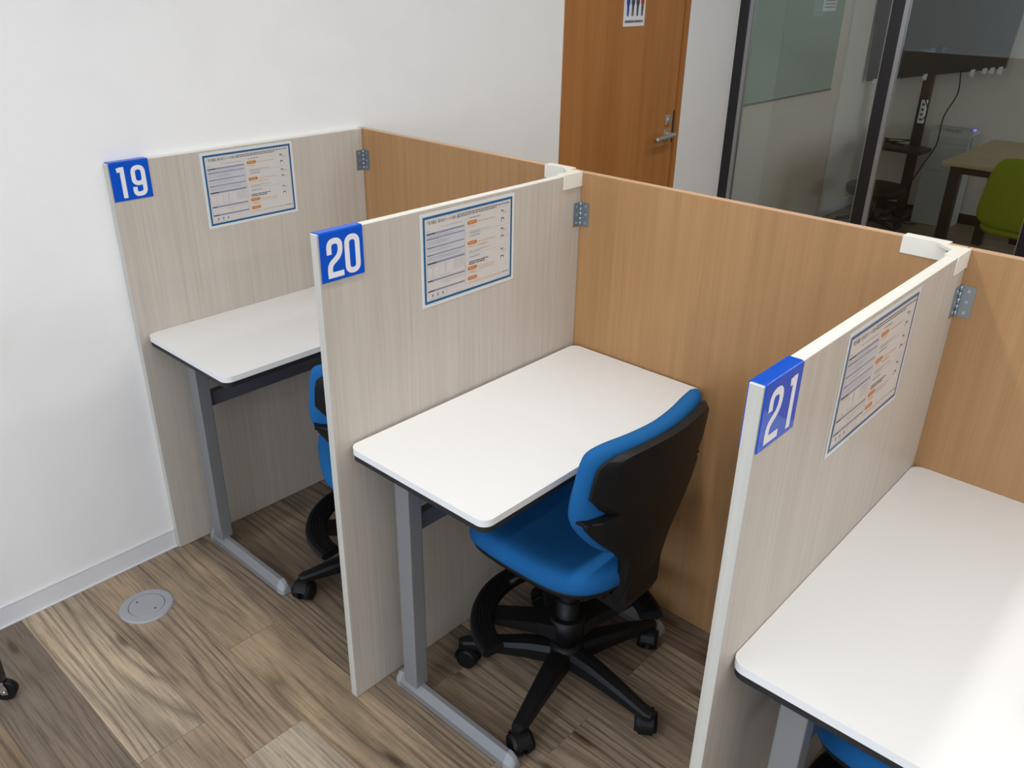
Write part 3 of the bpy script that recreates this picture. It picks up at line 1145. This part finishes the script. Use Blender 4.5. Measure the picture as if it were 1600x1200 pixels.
def build_chair():
    t = empty('study_chair', (0, 0, 0))
    # ---- base: hub, gas column, five spokes with twin casters
    bm = bmesh.new()
    rings = []
    for r, z in ((0.030, 0.058), (0.046, 0.062), (0.050, 0.085), (0.044, 0.112), (0.032, 0.122)):
        rings.append([(r * math.cos(2 * PI * k / 24), r * math.sin(2 * PI * k / 24), z) for k in range(24)])
    add_loft(bm, rings)
    link('hub', tomesh(bm, 'hub'), 'blackplastic', t, smooth=True)
    cyl('gas_column', (0, 0, 0.12), (0, 0, 0.385), 0.026, 'blackplastic', t, n=20)
    cyl('column_sleeve', (0, 0, 0.118), (0, 0, 0.262), 0.033, 'blackplastic', t, r1=0.029, n=20)
    for k in range(5):
        a = math.radians(-75 + 72 * k)
        ca, sa = math.cos(a), math.sin(a)

        def W(x, y, z):
            return (x * ca - y * sa, x * sa + y * ca, z)
        bm = bmesh.new()
        rings = []
        for x, hw, zt, zb in ((0.030, 0.030, 0.114, 0.062), (0.10, 0.026, 0.112, 0.066), (0.19, 0.021, 0.098, 0.064), (0.245, 0.018, 0.086, 0.060), (0.272, 0.017, 0.082, 0.058), (0.285, 0.010, 0.078, 0.060)):
            zm = (zt + zb) / 2
            prof = [(-hw, zb), (hw, zb), (hw, zm + (zt - zm) * 0.3), (hw * 0.7, zt - 0.003), (0, zt), (-hw * 0.7, zt - 0.003), (-hw, zm + (zt - zm) * 0.3)]
            rings.append([W(x, y, z) for y, z in prof])
        add_loft(bm, rings)
        sp = link('spoke', tomesh(bm, 'spoke'), 'blackplastic', t)
        ct = empty('caster', (0.268 * ca, 0.268 * sa, 0), a + (0.9, 2.2, 4.0, 1.4, 2.9)[k])
        ct.parent = t
        cyl('stem', (0, 0, 0.042), (0, 0, 0.066), 0.010, 'blackplastic', ct, n=12)
        for s in (-1, 1):
            cyl('wheel', (0.012, s * 0.006, 0.030), (0.012, s * 0.027, 0.030), 0.030, 'blackplastic', ct, r1=0.026, n=24)
        bm = bmesh.new()
        pts = [(0.012 + 0.035 * math.cos(math.radians(q)), 0.030 + 0.035 * math.sin(math.radians(q))) for q in range(20, 201, 15)]
        pts += [(0.012 + 0.0307 * math.cos(math.radians(q)), 0.030 + 0.0307 * math.sin(math.radians(q))) for q in range(200, 19, -15)]
        add_prism(bm, pts, 0.036, 'xz', -0.018)
        link('hood', tomesh(bm, 'hood'), 'blackplastic', ct)
    # ---- foot ring: ribbed horseshoe on two arms
    fr = empty('foot_ring', (0, 0, 0.198))
    fr.parent = t
    a0, a1, N = 47, 254, 40
    bm = bmesh.new()
    rings = []
    for k in range(N + 1):
        a = math.radians(a0 + (a1 - a0) * k / N)
        prof = [(0.190, -0.018), (0.238, -0.022), (0.250, -0.010), (0.246, 0.002), (0.240, 0.004), (0.196, 0.004), (0.190, 0.000)]
        rings.append([(r * math.cos(a), r * math.sin(a), z) for r, z in prof])
    add_loft(bm, rings)
    link('ring', tomesh(bm, 'ring'), 'blackplastic', fr)
    for r in (0.200, 0.2085, 0.217, 0.2255, 0.234):
        bm = bmesh.new()
        rings = []
        for k in range(N + 1):
            a = math.radians(a0 + 2 + (a1 - a0 - 4) * k / N)
            rings.append([(q * math.cos(a), q * math.sin(a), z) for q, z in ((r - 0.0025, 0.003), (r + 0.0025, 0.003), (r + 0.0018, 0.0068), (r - 0.0018, 0.0068))])
        add_loft(bm, rings)
        link('rib', tomesh(bm, 'rib'), 'blackplastic', fr)
    for aa in (72, 216):
        a = math.radians(aa)
        ca, sa = math.cos(a), math.sin(a)
        bm = bmesh.new()
        rings = []
        for x, hw, zt, zb in ((0.025, 0.040, 0.000, -0.045), (0.07, 0.030, -0.002, -0.040), (0.195, 0.026, -0.004, -0.022)):
            rings.append([(x * ca - y * sa, x * sa + y * ca, z) for y, z in ((-hw, zb), (hw, zb), (hw, zt), (-hw, zt))])
        add_loft(bm, rings)
        link('arm', tomesh(bm, 'arm'), 'blackplastic', fr)
    cyl('collar', (0, 0, -0.050), (0, 0, 0.012), 0.046, 'blackplastic', fr, n=20)
    # ---- seat: mechanism, black pan, blue cushion
    st = empty('seat', (-0.028, 0.018, 0.010))
    st.parent = t
    box('mechanism', (-0.09, -0.075, 0.352), (0.17, 0.075, 0.392), 'blackplastic', st, bevel=0.012)
    cyl('lever', (-0.02, -0.07, 0.368), (-0.03, -0.175, 0.360), 0.006, 'blackplastic', st, n=10)
    ol = superell(0.216, 0.207, 56, 3.3)

    def zoff(x, y):
        f = max(0.0, (-x - 0.08) / 0.15)
        b = max(0.0, (x - 0.10) / 0.13)
        return -0.034 * f * f + 0.006 * b * b + 0.010 * (abs(y) / 0.222) ** 3

    def ringset(spec):
        return [[(x * f, y * f, z + zoff(x * f, y * f)) for x, y in ol] for f, z in spec]
    bm = bmesh.new()
    add_loft(bm, ringset([(0.45, 0.388), (0.84, 0.394), (0.955, 0.408), (0.972, 0.420), (0.955, 0.424)]))
    link('seat_pan', tomesh(bm, 'seat_pan'), 'blackplastic', st, smooth=True)
    bm = bmesh.new()
    add_loft(bm, ringset([(0.90, 0.421), (0.965, 0.421), (0.992, 0.427), (1.0, 0.440), (0.992, 0.455), (0.965, 0.467), (0.91, 0.474), (0.80, 0.476), (0.6, 0.472), (0.3, 0.468), (0.02, 0.467)]))
    link('cushion', tomesh(bm, 'cushion'), 'fabric', st, smooth=True)
    # ---- backrest: blue cushion, black shell with side notches, spine
    br = empty('backrest', (0, 0.018, 0))
    br.parent = t
    half = [(0.0, 0.840), (0.10, 0.842), (0.160, 0.842), (0.200, 0.832), (0.213, 0.805), (0.219, 0.755), (0.223, 0.71), (0.218, 0.665), (0.192, 0.622), (0.145, 0.568), (0.085, 0.523), (0.03, 0.503), (0, 0.501)]
    sm = [tuple(v) for v in spline([(y, z, 0) for y, z in half], 4)]
    ol2 = [(y, z) for y, z, _ in sm] + [(-y, z) for y, z, _ in sm[-2:0:-1]]
    outline_sheet('back_cushion', ol2, -0.046, 0.0, 'fabric', br, bulge=0.012, bevel=0.020)
    shell = [(0.0, 0.827), (0.06, 0.828), (0.12, 0.827), (0.160, 0.825), (0.184, 0.819), (0.200, 0.806), (0.205, 0.785), (0.207, 0.76), (0.209, 0.732), (0.194, 0.714), (0.178, 0.694), (0.156, 0.676), (0.185, 0.674), (0.206, 0.672), (0.213, 0.668), (0.207, 0.653), (0.187, 0.626), (0.155, 0.590), (0.118, 0.555), (0.092, 0.525), (0.082, 0.49), (0.078, 0.44), (0.076, 0.40), (0.070, 0.375), (0.04, 0.362), (0.0, 0.360)]
    bm = bmesh.new()
    # shell as a grid of horizontal strips so that notches stay crisp
    full = shell + [(-y, z) for y, z in shell[-2:0:-1]]
    va, vb = [], []

    def sx(y, z, off):
        zz = max(z, 0.46)
        x = back_surface(y, zz, off)
        if z < 0.50:
            x -= (0.50 - z) ** 2 * 1.2
        return x
    n = len(shell)
    for side in (0, 1):
        off = 0.001 if side == 0 else 0.022
        cols = []
        for y, z in shell:
            row = []
            m = 8
            for k in range(-m, m + 1):
                yy = y * k / m
                o2 = off - (0.014 if side == 1 and abs(k) == m else 0.0)
                row.append(bm.verts.new((sx(yy, z, o2), yy, z)))
            cols.append(row)
        for A, B in zip(cols[:-1], cols[1:]):
            for k in range(len(A) - 1):
                try:
                    bm.faces.new((A[k], A[k + 1], B[k + 1], B[k]))
                except ValueError:
                    pass
        (va if side == 0 else vb).extend(cols)
    for A, B in zip(range(n - 1), range(1, n)):
        for k in (0, -1):
            bm.faces.new((va[A][k], va[B][k], vb[B][k], vb[A][k]))
    for e in (0, n - 1):
        for k in range(16):
            bm.faces.new((va[e][k], va[e][k + 1], vb[e][k + 1], vb[e][k]))
    bmesh.ops.remove_doubles(bm, verts=bm.verts[:], dist=0.00005)
    so = link('shell', tomesh(bm, 'shell'), 'blackplastic', br, smooth=True)
    so.data.set_sharp_from_angle(angle=math.radians(27))
    for s in (-1, 1):
        box('notch_fin', (back_surface(0.2, 0.675, -0.030), s * 0.168, 0.664), (back_surface(0.2, 0.675, 0.012), s * 0.215, 0.673), 'blackplastic', br, bevel=0.002)
    bm = bmesh.new()
    add_loft(bm, [[(x, y, z) for x, y, z in ((0.10, -0.06, 0.352), (0.10, 0.06, 0.352), (0.10, 0.06, 0.385), (0.10, -0.06, 0.385))],
                  [(x, y, z) for x, y, z in ((0.185, -0.065, 0.350), (0.185, 0.065, 0.350), (0.175, 0.065, 0.392), (0.175, -0.065, 0.392))],
                  [(x, y, z) for x, y, z in ((0.198, -0.066, 0.385), (0.198, 0.066, 0.385), (0.186, 0.066, 0.410), (0.186, -0.066, 0.410))],
                  [(x, y, z) for x, y, z in ((0.200, -0.066, 0.50), (0.200, 0.066, 0.50), (0.180, 0.066, 0.50), (0.180, -0.066, 0.50))]])
    link('spine', tomesh(bm, 'spine'), 'blackplastic', br)
    return t


def place_chairs():
    c = build_chair()
    lab = ('blue study chair at desk 20, fully in view with black back shell', 'blue study chair at desk 19, half hidden behind divider 20', 'blue study chair under desk 21 at the bottom edge')
    for i, (x, y, rz) in enumerate(((1.242, 0.428, 0.0), (0.584, 0.394, -0.65), (2.145, 0.43, 0.0))):
        t = c if i == 0 else copy_tree(c)
        t.location = (x, y, 0)
        t.rotation_euler = (0, 0, rz)
        if i == 1:
            for ch in t.children:
                if ch.name.startswith('foot_ring'):
                    ch.rotation_euler = (0, 0, 0.93)
                if ch.name.startswith(('seat', 'backrest')):
                    ch.location = Matrix.Rotation(0.09, 3, 'Z') @ ch.location + Vector((0, 0, -0.035))
                    ch.rotation_euler = (0, 0, 0.09)
        tag(t, lab[i], 'chair', 'blue study chairs')


place_chairs()


# ------------------------------------------------------------------ floor outlet and cart by the left edge
def build_floor_things():
    t = empty('floor_outlet', (0.187, -0.204, 0))
    tag(t, 'round grey metal floor outlet cover set in the planks', 'outlet')
    bm = bmesh.new()
    N = 48
    rings = [[(r * math.cos(2 * PI * k / N), r * math.sin(2 * PI * k / N), z) for k in range(N)] for r, z in ((0.0755, 0.0), (0.0750, 0.002), (0.070, 0.0045), (0.0505, 0.0050), (0.0505, 0.0012))]
    add_loft(bm, rings)
    link('rim', tomesh(bm, 'rim'), 'outlet', t)
    cyl('gap', (0, 0, 0.0012), (0, 0, 0.0030), 0.0504, 'dark', t, n=48)
    cyl('lid', (0, 0, 0.0012), (0, 0, 0.0049), 0.0488, 'outlet', t, n=48)
    for a in (20, 205):
        ca, sa = math.cos(math.radians(a)), math.sin(math.radians(a))
        cyl('screw', (0.033 * ca, 0.033 * sa, 0.0048), (0.033 * ca, 0.033 * sa, 0.0054), 0.0028, 'dark', t, n=12)
    # rolling stand, only one caster shows
    t = empty('rolling_stand', (0.235, -0.66, 0))
    tag(t, 'dark rolling stand on black casters at the left edge', 'stand')

    def caster(x, y, rz):
        c = empty('caster', (x, y, 0), rz)
        c.parent = t
        cyl('wheel', (0.012, -0.010, 0.027), (0.012, 0.010, 0.027), 0.027, 'blackplastic', c, n=28)
        for s in (-1, 1):
            prism('fork_plate', [(0.020, 0.020), (0.006, 0.020), (-0.014, 0.054), (-0.014, 0.060), (0.014, 0.060), (0.020, 0.040)], 0.0015, 'chrome', c, 'xz', s * 0.0125 - 0.00075)
        box('top_plate', (-0.015, -0.014, 0.059), (0.016, 0.014, 0.062), 'chrome', c)
        cyl('axle', (0.012, -0.0165, 0.027), (0.012, 0.0165, 0.027), 0.004, 'chrome', c, n=12)
        box('post', (-0.014, -0.014, 0.062), (0.014, 0.014, 0.90), 'blackalu', c)
    caster(0.018, 0.045, 0.9)
    caster(-0.18, -0.20, 0.3)
    bm = bmesh.new()
    add_prism(bm, [(0.026, 0.058), (0.008, 0.058), (-0.190, -0.205), (-0.172, -0.205)], 0.02, 'xy', 0.88)
    link('crossbar', tomesh(bm, 'crossbar'), 'blackalu', t)


build_floor_things()


# ------------------------------------------------------------------ things on the door and beyond the glass
def build_far():
    # staff notice on the door
    xs = XW - 0.006
    t = empty('door_notice', (xs + 0.0004, 2.272, 1.476))
    tag(t, 'small white notice with four standing figures on the brown door', 'notice')
    pw, ph = 0.158, 0.20
    bm = bmesh.new()
    add_prism(bm, [(0, 0), (pw, 0), (pw, ph), (0, ph)], 0.0006, 'yz', 0)
    link('sheet', tomesh(bm, 'sheet'), 'signwhite', t)
    cols = (('pnavy', 'pnavy'), ('pink', 'pink'), ('pink', 'pink'), ('pred', 'pink'))
    for k, (c1, c2) in enumerate(cols):
        cx = 0.030 + k * 0.035
        for nm, mat, pts in (('trousers', c2, [(cx - 0.007, 0.040), (cx - 0.001, 0.040), (cx, 0.075), (cx + 0.001, 0.040), (cx + 0.007, 0.040), (cx + 0.008, 0.085), (cx - 0.008, 0.085)]),
                             ('jacket', c1, [(cx - 0.008, 0.080), (cx + 0.008, 0.080), (cx + 0.013, 0.092), (cx + 0.012, 0.122), (cx + 0.006, 0.130), (cx - 0.006, 0.130), (cx - 0.012, 0.122), (cx - 0.013, 0.092)]),
                             ('face', 'skin', [(cx + 0.009 * math.cos(q * PI / 6), 0.141 + 0.011 * math.sin(q * PI / 6)) for q in range(12)])):
            bm = bmesh.new()
            vs = [bm.verts.new((0.0009 + (0.0002 if nm == 'jacket' else 0), y, z)) for y, z in pts]
            bm.faces.new(vs)
            link(nm, tomesh(bm, nm), mat, t)
    bm = bmesh.new()
    rnd = random.Random(5)
    u = 0.012
    while u < pw - 0.015:
        ww = rnd.uniform(0.004, 0.010)
        vs = [bm.verts.new((0.0009, y, z)) for y, z in ((u, 0.014), (u + ww, 0.014), (u + ww, 0.024), (u, 0.024))]
        bm.faces.new(vs)
        u += ww + 0.002
    link('caption', tomesh(bm, 'caption'), 'pink', t)

    # wall board in the glass room
    t = empty('wall_board', (XG, 3.42, 0.975))
    tag(t, 'pale green writing board on the side wall behind the glass', 'whiteboard')
    box('panel', (0.002, 0, 0), (0.016, 1.80, 0.95), 'board', t, bevel=0.001)
    box('bottom_rail', (0.002, 0, -0.010), (0.022, 1.80, -0.0005), 'silver', t)
    for yy in (0.3, 0.9, 1.5):
        box('bracket', (0.0, yy, 0.3), (0.002, yy + 0.05, 0.35), 'silver', t)
    t = empty('paper_sheet', (XG + 0.0165, 4.875, 1.478))
    tag(t, 'small paper sheet stuck on the pale green board', 'paper')
    box('sheet', (0, 0, 0), (0.0006, 0.20, 0.15), 'signwhite', t)
    for k in range(6):
        box('print_line', (0.0007, 0.02, 0.02 + k * 0.02), (0.0009, 0.18, 0.027 + k * 0.02), 'pgrey', t)

    # television with dark screen on a rolling stand
    y = 5.80
    t = empty('television', (0.18, y, 0.98))
    tag(t, 'large dark television screen behind the glass with slanted lower edge', 'television')
    bm = bmesh.new()
    out = [(-0.465, 0.0), (0.45, 0.165), (0.485, 0.75), (-0.495, 0.75)]
    add_prism(bm, out, 0.035, 'xz', 0.0)
    link('screen', tomesh(bm, 'screen'), 'tv', t)
    bm = bmesh.new()
    add_prism(bm, [(-0.10, 0.25), (0.10, 0.25), (0.10, 0.55), (-0.10, 0.55)], 0.03, 'xz', 0.035)
    link('mount', tomesh(bm, 'mount'), 'blackalu', t)
    for k, u in enumerate((-0.40, -0.05, 0.255, 0.33, 0.375, 0.425)):
        z = (u + 0.465) / 0.915 * 0.165
        bm = bmesh.new()
        s = 0.024 + 0.006 * (k % 3)
        add_prism(bm, [(u - 0.012, z + 0.010), (u + 0.014, z + 0.016), (u + 0.010, z - s), (u - 0.018, z - s * 0.8)], 0.003, 'xz', -0.0035)
        o = link('tag_loop', tomesh(bm, 'tag_loop'), 'white', t)
    t = empty('television_stand', (0.135, y + 0.085, 0))
    tag(t, 'black upright television stand with small shelf behind the glass', 'stand')
    box('column', (-0.034, -0.02, 0.05), (0.034, 0.02, 1.60), 'blackalu', t)
    box('bracket_cover', (-0.020, -0.058, 0.895), (0.044, -0.0205, 1.075), 'reflbrown', t, bevel=0.006)
    box('shelf', (-0.26, -0.26, 0.535), (0.135, 0.0, 0.560), 'blackalu', t, bevel=0.003)
    box('base_bar', (-0.09, -0.03, 0.045), (0.09, 0.03, 0.075), 'blackalu', t)
    for s in (-1, 1):
        box('base_foot', (s * 0.06 - 0.025, -0.20, 0.045), (s * 0.06 + 0.025, 0.09, 0.07), 'blackalu', t)
        for yy in (-0.17, 0.07):
            cyl('caster', (s * 0.06 - 0.012, yy, 0.0225), (s * 0.06 + 0.012, yy, 0.0225), 0.0225, 'blackplastic', t, n=16)
    box('power_tap', (-0.006, -0.048, 0.725), (0.034, -0.0205, 0.89), 'white', t, bevel=0.003)
    for k in range(4):
        box('socket', (0.006, -0.0495, 0.745 + k * 0.035), (0.022, -0.0478, 0.760 + k * 0.035), 'dark', t)
    bm = bmesh.new()
    rnd = random.Random(11)
    pts = [(-0.24 + rnd.uniform(0, 0.22), -0.20 + rnd.uniform(0, 0.16), 0.566 + 0.004 * k) for k in range(14)]
    add_tube(bm, spline(pts, 5), 0.004, 6)
    o = link('cable_bundle', tomesh(bm, 'cable_bundle'), 'blackplastic', None, smooth=True)
    o.location = t.location
    tag(o, 'tangled black cables lying on the television stand shelf', 'cable')
    bm = bmesh.new()
    add_tube(bm, spline([(0.02, -0.062, 0.90), (0.05, -0.075, 0.85), (0.055, -0.075, 0.79), (0.03, -0.06, 0.75)], 6), 0.004, 6)
    link('tap_cord', tomesh(bm, 'tap_cord'), 'blackplastic', t, smooth=True)
    o = tube('cable', spline([(0.373, 5.75, 1.115), (0.385, 5.75, 0.959), (0.330, 5.75, 0.798), (0.324, 5.75, 0.606), (0.258, 5.75, 0.44), (0.193, 5.75, 0.25), (0.20, 5.77, 0.02), (0.30, 5.80, 0.006)], 8), 0.0045, 'blackplastic')
    tag(o, 'thin black cable hanging from the television to the floor', 'cable')

    # low round stool on casters
    t = empty('round_stool', (0.085, 5.40, 0))
    tag(t, 'low round black stool with casters behind the glass', 'stool')
    bm = bmesh.new()
    N = 40
    rings = [[(r * math.cos(2 * PI * k / N), r * math.sin(2 * PI * k / N), z) for k in range(N)] for r, z in ((0.15, 0.262), (0.195, 0.268), (0.207, 0.285), (0.207, 0.315), (0.195, 0.330), (0.15, 0.336), (0.01, 0.336))]
    add_loft(bm, rings)
    link('seat', tomesh(bm, 'seat'), 'blackplastic', t, smooth=True)
    cyl('column', (0, 0, 0.07), (0, 0, 0.265), 0.025, 'blackalu', t)
    for k in range(5):
        a = math.radians(52 + 72 * k)
        ca, sa = math.cos(a), math.sin(a)
        bm = bmesh.new()
        add_tube(bm, [(0, 0, 0.085), (0.12 * ca, 0.12 * sa, 0.078), (0.235 * ca, 0.235 * sa, 0.058)], [0.020, 0.017, 0.013], 8)
        lg = link('leg', tomesh(bm, 'leg'), 'blackalu', t, smooth=True)
        cyl('caster', (0.235 * ca - 0.013 * sa, 0.235 * sa + 0.013 * ca, 0.025), (0.235 * ca + 0.013 * sa, 0.235 * sa - 0.013 * ca, 0.025), 0.025, 'blackplastic', lg, n=16)

    # white floor-standing appliance
    t = empty('air_purifier', (0.37, 5.955, 0))
    tag(t, 'white floor-standing air purifier with a tiny blue light', 'appliance')
    box('body', (-0.14, -0.10, 0.0), (0.14, 0.11, 0.60), 'appliance', t, bevel=0.008)
    bm = bmesh.new()
    add_prism(bm, [(-0.095, 0.602), (0.11, 0.602), (0.11, 0.70), (-0.02, 0.70), (-0.095, 0.655)], 0.278, 'yz', -0.139)
    top = link('top_cover', tomesh(bm, 'top_cover'), 'appliance', t)
    box('side_panel', (0.1405, -0.06, 0.42), (0.148, 0.09, 0.665), 'appliancegrey', t)
    box('front_seam', (-0.12, -0.1015, 0.40), (0.0, -0.0995, 0.412), 'appliancegrey', t)
    for k in range(4):
        box('button', (-0.05 + k * 0.03, -0.050, 0.688), (-0.032 + k * 0.03, -0.040, 0.7015), 'appliancegrey', top)
    box('indicator', (0.125, -0.015, 0.7003), (0.143, 0.002, 0.712), 'led', top)

    # meeting table
    t = empty('meeting_table', (0.712, 4.60, 0))
    tag(t, 'wooden meeting table with black square legs behind the glass', 'table')
    box('top', (0, 0, 0.680), (1.8, 1.05, 0.705), 'tabletop', t, bevel=0.003)
    for x in (0.045, 1.70):
        for yy in (0.03, 0.96):
            box('leg', (x, yy, 0.0), (x + 0.060, yy + 0.06, 0.6795), 'blackalu', t)
    for a, b in (((0.105, 0.045, 0.635), (1.70, 0.085, 0.6795)), ((0.105, 0.965, 0.635), (1.70, 1.005, 0.6795)), ((0.055, 0.09, 0.635), (0.095, 0.96, 0.6795)), ((1.71, 0.09, 0.635), (1.75, 0.96, 0.6795))):
        box('apron', a, b, 'blackalu', t)

    # green chair
    t = empty('green_chair', (1.275, 4.32, 0))
    tag(t, 'lime green meeting chair seen from behind through the glass', 'chair')
    bm = bmesh.new()
    half = [(0.0, 0.835), (0.10, 0.835), (0.165, 0.815), (0.205, 0.755), (0.225, 0.66), (0.238, 0.56), (0.240, 0.51), (0.215, 0.47), (0.14, 0.45), (0.0, 0.445)]
    sm = [tuple(v) for v in spline([(x, z, 0) for x, z in half], 4)]
    ol = [(x, z) for x, z, _ in sm] + [(-x, z) for x, z, _ in sm[-2:0:-1]]
    rings = []
    for f, yo in ((0.02, -0.10), (0.5, -0.10), (0.9, -0.10), (0.98, -0.095), (1.0, -0.085), (0.98, -0.070), (0.9, -0.064), (0.5, -0.064), (0.02, -0.064)):
        rings.append([(x * f, yo + 0.06 * (x * f / 0.24) ** 2 - 0.05 * ((0.64 + (z - 0.64) * f) - 0.5), 0.64 + (z - 0.64) * f) for x, z in ol])
    add_loft(bm, rings)
    link('backrest', tomesh(bm, 'backrest'), 'green', t, smooth=True)
    bm = bmesh.new()
    o2 = superell(0.225, 0.215, 40, 3.0)
    add_loft(bm, [[(x * f, 0.13 + y * f, z) for x, y in o2] for f, z in ((0.5, 0.405), (0.95, 0.410), (1.0, 0.430), (0.95, 0.455), (0.5, 0.462))])
    link('seat', tomesh(bm, 'seat'), 'green', t, smooth=True)
    bm = bmesh.new()
    add_loft(bm, [[(-0.035, -0.075, 0.47), (0.035, -0.075, 0.47), (0.035, -0.055, 0.47), (-0.035, -0.055, 0.47)],
                  [(-0.032, -0.075, 0.38), (0.032, -0.075, 0.38), (0.032, -0.045, 0.40), (-0.032, -0.045, 0.40)],
                  [(-0.03, 0.13, 0.37), (0.03, 0.13, 0.37), (0.03, 0.13, 0.40), (-0.03, 0.13, 0.40)]])
    link('back_bracket', tomesh(bm, 'back_bracket'), 'blackplastic', t)
    cyl('column', (0, 0.13, 0.09), (0, 0.13, 0.40), 0.024, 'chrome', t)
    for k in range(5):
        a = math.radians(-90 + 36 + 72 * k)
        ca, sa = math.cos(a), math.sin(a)
        bm = bmesh.new()
        add_tube(bm, [(0, 0.13, 0.105), (0.14 * ca, 0.13 + 0.14 * sa, 0.090), (0.27 * ca, 0.13 + 0.27 * sa, 0.062)], [0.022, 0.018, 0.014], 8)
        lg = link('leg', tomesh(bm, 'leg'), 'chrome', t, smooth=True)
        cyl('caster', (0.27 * ca - 0.015 * sa, 0.13 + 0.27 * sa + 0.015 * ca, 0.026), (0.27 * ca + 0.015 * sa, 0.13 + 0.27 * sa - 0.015 * ca, 0.026), 0.026, 'blackplastic', lg, n=16)


build_far()
